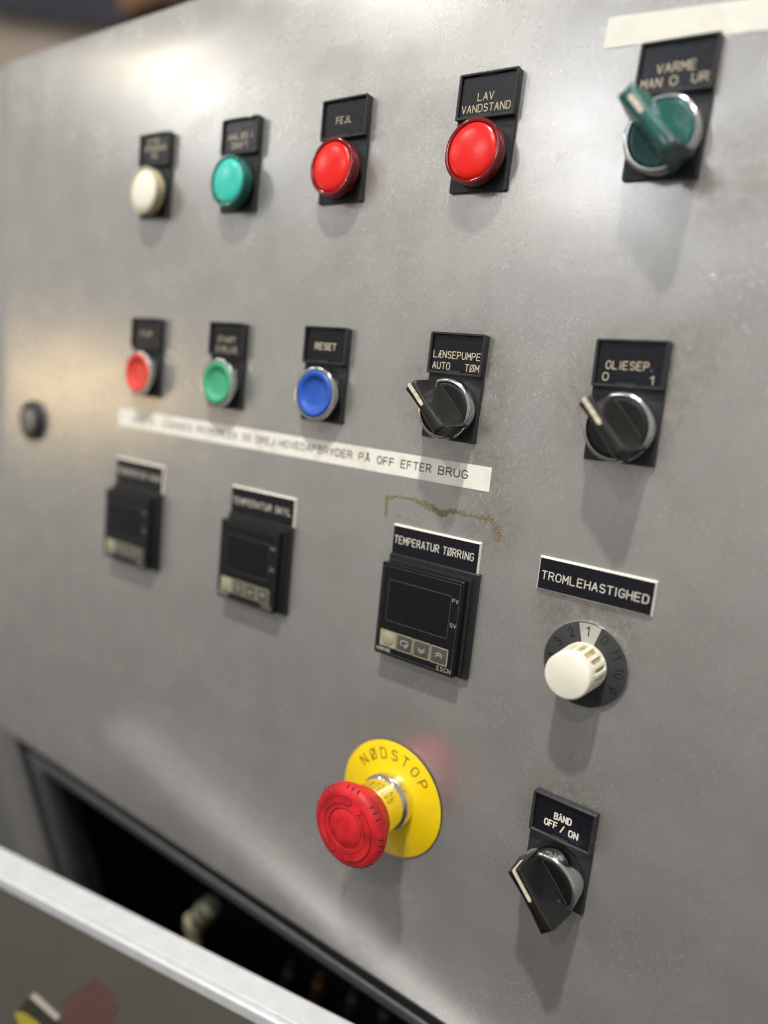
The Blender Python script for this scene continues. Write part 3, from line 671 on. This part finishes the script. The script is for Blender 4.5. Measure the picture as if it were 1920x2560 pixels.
for n_, a in (('0', 62), ('11', 33), ('10', 3), ('9', -28), ('8', -58), ('7', -88), ('6', -118), ('5', -149), ('2', 122), ('3', 152), ('4', 180), ('1', 91)):
    w_ = 2.0 if len(n_) == 1 else 4.4
    if n_ == '1': glyph(mb, '1', -1.4, 0, 2.4, 4.0, 0.55, 1.54, polar(a, 13.2))
    elif len(n_) == 1: glyph(mb, n_, -1.15, 0, 2.3, 3.9, 0.38, 1.54, polar(a, 13.2))
    else:
        for k, c_ in enumerate(n_): glyph(mb, c_, -2.5+2.7*k, 0, 2.2, 3.9, 0.36, 1.54, polar(a, 13.2))
mb.build('numerals', M['dialink'], sc, smooth=False, recalc=False)
kb = bpy.data.objects.new('knob', None)
NF = 16
def flute(h, rin, ro=10.1, frac=0.5, tw=0):
    r_ = []
    for i in range(NF):
        for f_, rr in ((0.0, ro), (0.30, ro), (0.32, rin), (0.50, rin), (0.68, rin), (0.98, rin)):
            pass
    return r_
def kring(h, rin, ro):
    p = []
    for i in range(NF):
        for f_, rr in ((0.02, ro), (0.22, ro), (0.42, ro), (0.46, rin), (0.70, rin), (0.96, rin)):
            a = 2*PI*(i+f_)/NF; p.append((rr*math.cos(a), rr*math.sin(a), h))
    return p
mb = MB(); mb.rings([kring(1.5, 9.9, 9.9), kring(3.0, 10.5, 10.5), kring(4.2, 10.45, 10.45), kring(4.25, 9.5, 10.45), kring(16.3, 9.35, 10.1), kring(16.35, 10.1, 10.1), kring(18.6, 10.0, 10.0), kring(18.65, 9.75, 9.75), kring(18.9, 9.75, 9.75), kring(18.95, 9.95, 9.95), kring(21.2, 9.9, 9.9), kring(21.7, 9.6, 9.6), kring(21.9, 9.1, 9.1)])
kn = mb.build('knob', M['cream'], t, sharp=40)
mb = MB()
for i in range(NF):      # grime caked in the flutes
    a = [2*PI*(i+f_)/NF for f_ in (0.47, 0.58, 0.70, 0.82, 0.95)]
    vs = [(9.56*math.cos(x), 9.56*math.sin(x), 4.4) for x in a]+[(9.42*math.cos(x), 9.42*math.sin(x), 12.5+3.0*((i*7) % 5)/5) for x in a]
    mb.add(vs, [(k, k+1, k+6, k+5) for k in range(4)])
mb.build('grime', M['grime'], kn, smooth=False, recalc=True)

# ------------------------------------------------------------------ emergency stop
t = empty('emergency_stop', -67.3, -255.2, 'red mushroom emergency stop button standing on a yellow NØDSTOP disc', 'emergency stop')
mb = MB(); mb.lathe([(31.3, 0), (31.3, 1.1), (31.1, 1.25), (0.2, 1.25)], 128); yd = mb.build('yellow_disc', M['yellow'], t, sharp=60)
mb = MB(); q = [(31.42*math.cos(2*PI*i/96), 31.42*math.sin(2*PI*i/96)) for i in range(96)]; mb.ring(q, [(a*0.9962, b*0.9962) for a, b in q], 0, 1.0, 0.02, 0.2); mb.build('dark_edge', M['ink'], yd)
mb = MB()
for ch, a in zip('NØDSTOP', (142.5, 124.5, 107.5, 90.5, 74, 57, 39.5)): glyph(mb, ch, -1.75, 0, 3.5, 5.4, 0.66, 1.29, polar(a, 21.6))
mb.build('lettering', M['ink'], yd, smooth=False, recalc=False)
mb = MB(); mb.lathe([(14.9, 1.25), (14.9, 7.0), (14.7, 7.3), (14.1, 7.4), (13.5, 7.6), (14.9, 24)], 96); mb.build('chrome_collar', M['polish'], t, sharp=40)
mb = MB(); mb.lathe([(11, 22), (14.4, 22.3), (15.4, 23.2), (16.4, 27.5), (18.6, 30.6), (20.4, 32.2), (21.1, 34.0), (21.15, 35.4), (20.6, 37.2), (19.3, 38.7), (17.6, 39.5), (16.4, 39.75), (11.0, 40.0), (10.2, 40.05), (10.0, 39.6), (9.75, 39.55), (9.5, 39.75), (5, 39.6), (0.2, 39.55)], 128)
hd = mb.build('mushroom_head', M['mushroom'], t, sharp=42)
def band(a0, a1, r0, r1, tail, head, name='arrow'):
    n_ = 26; out_ = [(r1*math.cos(rad(a0+(a1-a0)*i/n_)), r1*math.sin(rad(a0+(a1-a0)*i/n_))) for i in range(n_+1)]
    inn = [(r0*math.cos(rad(a1-(a1-a0)*i/n_)), r0*math.sin(rad(a1-(a1-a0)*i/n_))) for i in range(n_+1)]
    rm = (r0+r1)/2
    e1 = [(rm*math.cos(rad(a1+head)), rm*math.sin(rad(a1+head)))]; e0 = [(rm*math.cos(rad(a0+tail)), rm*math.sin(rad(a0+tail)))]
    pts_ = out_+e1+inn+e0
    m_b = MB(); m_b.prism(pts_, 39.6, 40.12, 0.06); b_ = m_b.build(name, M['mushroom'], hd, smooth=False)
    m_b = MB(); ribbon(m_b, pts_+[pts_[0]], 0.42, 40.14, lambda a, b: (a, b)); m_b.v = [(x, y, z) for x, y, z in m_b.v]
    m_b.build('arrow_groove', M['groove'], hd, smooth=False, recalc=False)
band(84, 246, 12.6, 16.2, -6, 8)
band(56, -84, 12.6, 16.2, -7, -8)
mb = MB(); ribbon(mb, arc(0, 0, 9.98, 9.98, 0, 360, 72), 0.42, 39.80, lambda a, b: (a, b)); mb.build('centre_groove', M['groove'], hd, smooth=False, recalc=False)
nm = None
for g_ in range(8):
    for k in (-9, 0, 9):
        a = 42+45*g_+k
        if nm is None:
            m_b = MB(); rr = []
            for q_ in range(7):
                ph = rad(-90+30*q_); rr.append([(0.45*math.cos(ph)*math.cos(2*PI*i/10), 0.62*math.cos(ph)*math.sin(2*PI*i/10), 1.35*math.sin(ph)) for i in range(10)])
            o_ = m_b.rings(rr).build('grip_notch', M['notch'], hd); nm = o_
        else:
            o_ = nm.copy(); C.objects.link(o_); o_.parent = hd
        # seat in the shoulder of the head, leaning with it
        o_.location = (20.25*math.cos(rad(a))*S, -37.3*S, 20.25*math.sin(rad(a))*S)
        o_.rotation_euler = Matrix.Rotation(-rad(a), 3, 'Y').to_euler()
        o_.rotation_euler = (Matrix.Rotation(-rad(a), 3, 'Y') @ Matrix.Rotation(rad(-42), 3, 'Z')).to_euler()

# ------------------------------------------------------------------ tapes, residue, lock
ts = empty('label_strip', -322.5, -84.0, 'long white label strip printed ...PÅ OFF EFTER BRUG under the middle row', 'label')
mb = MB(); n_ = 60; L_ = 290.6
vs = []; 
for i in range(n_+1):
    x = L_*i/n_; dz = -0.4*i/n_
    hh = 0.16+0.05*math.sin(i*0.9)*0.5
    vs += [(x, 0+dz*1.2, 0), (x, 0+dz*1.2, hh), (x, 11.9+dz*2.2, hh), (x, 11.9+dz*2.2, 0)]
mb.add(vs, [(4*i+a, 4*i+b, 4*i+4+b, 4*i+4+a) for i in range(n_) for a, b in ((0, 1), (1, 2), (2, 3))]+[(0, 1, 2, 3), (4*n_+3, 4*n_+2, 4*n_+1, 4*n_)])
tp = mb.build('tape', M['tape'], ts)
mb = MB()
for s_, a, b in (('VENTIL', -307, -281.9), ('LUKKES', -273.5, -245.7), ('PÅ', -240.2, -234.2), ('TROMLEN', -232.5, -204.3), ('OG', -199.2, -192.3), ('DREJ', -187.4, -172.2),
                 ('HOVEDAFBRYDER', -168.6, -114.9), ('PÅ', -110.4, -103.1), ('OFF', -98.2, -87.5), ('EFTER', -83.1, -65.0), ('BRUG', -60.6, -44.2)):
    text(mb, s_, a+322.5, b+322.5, 4.2 if a < -100 else 4.0, 3.75, 0.60, 0.24)
mb.build('lettering', M['ink'], tp, smooth=False, recalc=False)

mb = MB(); n_ = 30; vs = []
for i in range(n_+1):
    x = -4.2+150*i/n_; zt = 114.4-0.0715*(x+4.2); hh = 0.2+0.06*math.sin(i*1.3)
    zb = zt-11.4-(0.15*math.sin(i*2.1))
    if i == 0: zb = zt-11.5
    vs += [(x-(0.6 if i == 0 else 0), zb, 0.0), (x-(0.6 if i == 0 else 0), zb, hh), (x, zt, hh), (x, zt, 0.0)]
mb.add(vs, [(4*i+a, 4*i+b, 4*i+4+b, 4*i+4+a) for i in range(n_) for a, b in ((0, 1), (1, 2), (2, 3))]+[(0, 1, 2, 3)])
tag(mb.build('masking_tape', M['masking'], None), 'blank cream tape stuck slanting behind the VARME plate at top right', 'tape')

# glue left by a torn-off label: a broken, crumbly outline
s_ = NT('crumbly_brown_glue'); v_ = s_.coord(); p_ = s_.n('ShaderNodeBsdfPrincipled', Roughness=0.8)
s_.l(s_.ramp(s_.noise(v_, 1500, 3, 0.7), [(0.35, lin(80, 70, 50)), (0.65, lin(160, 150, 122))]), p_.inputs['Base Color'])
tr = s_.n('ShaderNodeBsdfTransparent'); mx = s_.n('ShaderNodeMixShader'); s_.l(s_.mr(s_.noise(v_, 1300, 4, 0.75), 0.40, 0.47, 0, 1), mx.inputs[0])
s_.l(tr.outputs[0], mx.inputs[1]); s_.l(p_.outputs[0], mx.inputs[2]); s_.l(mx.outputs[0], s_.out.inputs['Surface'])
s_.l(s_.bump(s_.noise(v_, 1500, 3), 0.2*S), p_.inputs['Normal']); M['glue'] = s_.m
gl = [(-89.2, -106.6, 1.7), (-89.8, -102, 1.5), (-90.0, -97.5, 1.8), (-88.6, -96.0, 1.6), (-84, -95.2, 1.0), (-78, -94.9, 0.9), (-73, -94.7, 1.0), (-70, -95.8, 1.8), (-66.5, -96.2, 2.4), (-63, -97.0, 2.2), (-59.5, -97.6, 2.6), (-57, -98.8, 2.6), (-54, -98.6, 2.0), (-51.5, -96.8, 1.8), (-48.3, -96.8, 1.5),
      (-43, -97.2, 1.3), (-38, -97.0, 2.0), (-34, -97.0, 1.8), (-30.5, -96.9, 2.4), (-27.5, -98.0, 2.8), (-25.6, -100.4, 3.2), (-24.6, -103.2, 2.6), (-24.0, -106.8, 2.0)]
mb = MB(); vs = []; fine_ = []
for i in range(len(gl)-1):
    for k in range(4):
        f_ = k/4; fine_.append(tuple(gl[i][j]*(1-f_)+gl[i+1][j]*f_ for j in range(3)))
fine_.append(gl[-1])
for i, (x, z, wv) in enumerate(fine_):
    a = Vector(fine_[min(i+1, len(fine_)-1)][:2])-Vector(fine_[max(i-1, 0)][:2]); a.normalize(); nn = Vector((-a.y, a.x))
    j1, j2 = random.uniform(0.35, 1.1)*wv, random.uniform(0.35, 1.1)*wv
    vs += [(x+nn.x*j1, z+nn.y*j1, 0.03), (x+nn.x*0.1, z+nn.y*0.1, 0.16), (x-nn.x*j2, z-nn.y*j2, 0.03)]
mb.add(vs, [(3*i+a, 3*i+a+1, 3*i+a+4, 3*i+a+3) for i in range(len(fine_)-1) for a in (0, 1)])
tag(mb.build('glue_residue', M['glue'], None, recalc=False), 'crumbly brown bracket shaped glue residue above the TEMPERATUR TØRRING plate', 'residue')
mb = MB()
for k in range(14):
    x = -80+random.uniform(-5, 5); z = -105+random.uniform(-1.1, 0.4)+(0.6 if abs(x+80) < 1.5 else 0); r_ = random.uniform(0.12, 0.35)
    mb.add([(x+r_*math.cos(q), z+r_*0.7*math.sin(q), 0.06+0.002*k) for q in (0, 1.2, 2.4, 3.6, 4.9)], [(0, 1, 2, 3, 4)])
o = mb.build('glue_crumbs', M['groove'], None, smooth=False, recalc=False); o.data.materials[0] = mat('brown_crumbs', lin(110, 98, 72), 0.8); tag(o, 'few brown glue crumbs between the residue and the name plate', 'residue'); o['kind'] = 'stuff'

t = empty('cam_lock', -431.6, -92.0, 'round black cam lock near the left edge of the panel', 'lock')
mb = MB(); mb.lathe([(15.2, 0), (15.2, 2.5), (14.2, 4.5), (11.5, 5.6), (10.6, 5.6), (10.2, 4.6), (0.2, 4.6)], 48); mb.build('lock_collar', M['black'], t)
mb = MB(); mb.lathe([(9.0, 4.4), (8.6, 5.6), (6, 6.0), (0.2, 6.0)], 32); f_ = mb.build('lock_core', mat('grey_zinc', (0.32, 0.31, 0.30, 1), 0.35, metal=0.8), t)
mb = MB(); mb.prism(rrect(-1.5, 1.5, -5, 5, 1.2, 3), 5.9, 6.12); mb.build('key_slot', M['ink'], f_, smooth=False)

# ------------------------------------------------------------------ background seen past the top left corner
def bbox(x0, x1, y0, y1, z0, z1, name, m):
    m_b = MB(); m_b.prism([(x0, z0), (x1, z0), (x1, z1), (x0, z1)], -y1, -y0); return m_b.build(name, m, None, smooth=False)
def slab(pts, y0, y1, name, m):
    m_b = MB(); m_b.prism(pts, -y1, -y0); return m_b.build(name, m, None, smooth=False)
o = bbox(-6500, 300, 1660, 1700, -900, 3200, 'back_wall', M['wall']); o['kind'] = 'structure'
o = slab([(-6000, 2300), (-3700, 1512), (-3040, 1345), (-2720, 1262), (-2560, 1222), (-1500, 950), (-1500, 1300), (-2500, 1520), (-3500, 1800), (-6000, 2700)], 1550, 1600, 'sloping_beam', M['navy'])
tag(o, 'blurred dark navy beam crossing the background at the top left corner', 'beam')
o = bbox(-2600, -2330, 1490, 1540, 1268, 1420, 'storage_box', M['orange']); tag(o, 'blurred orange brown box at the very top left, behind the panel edge', 'box')
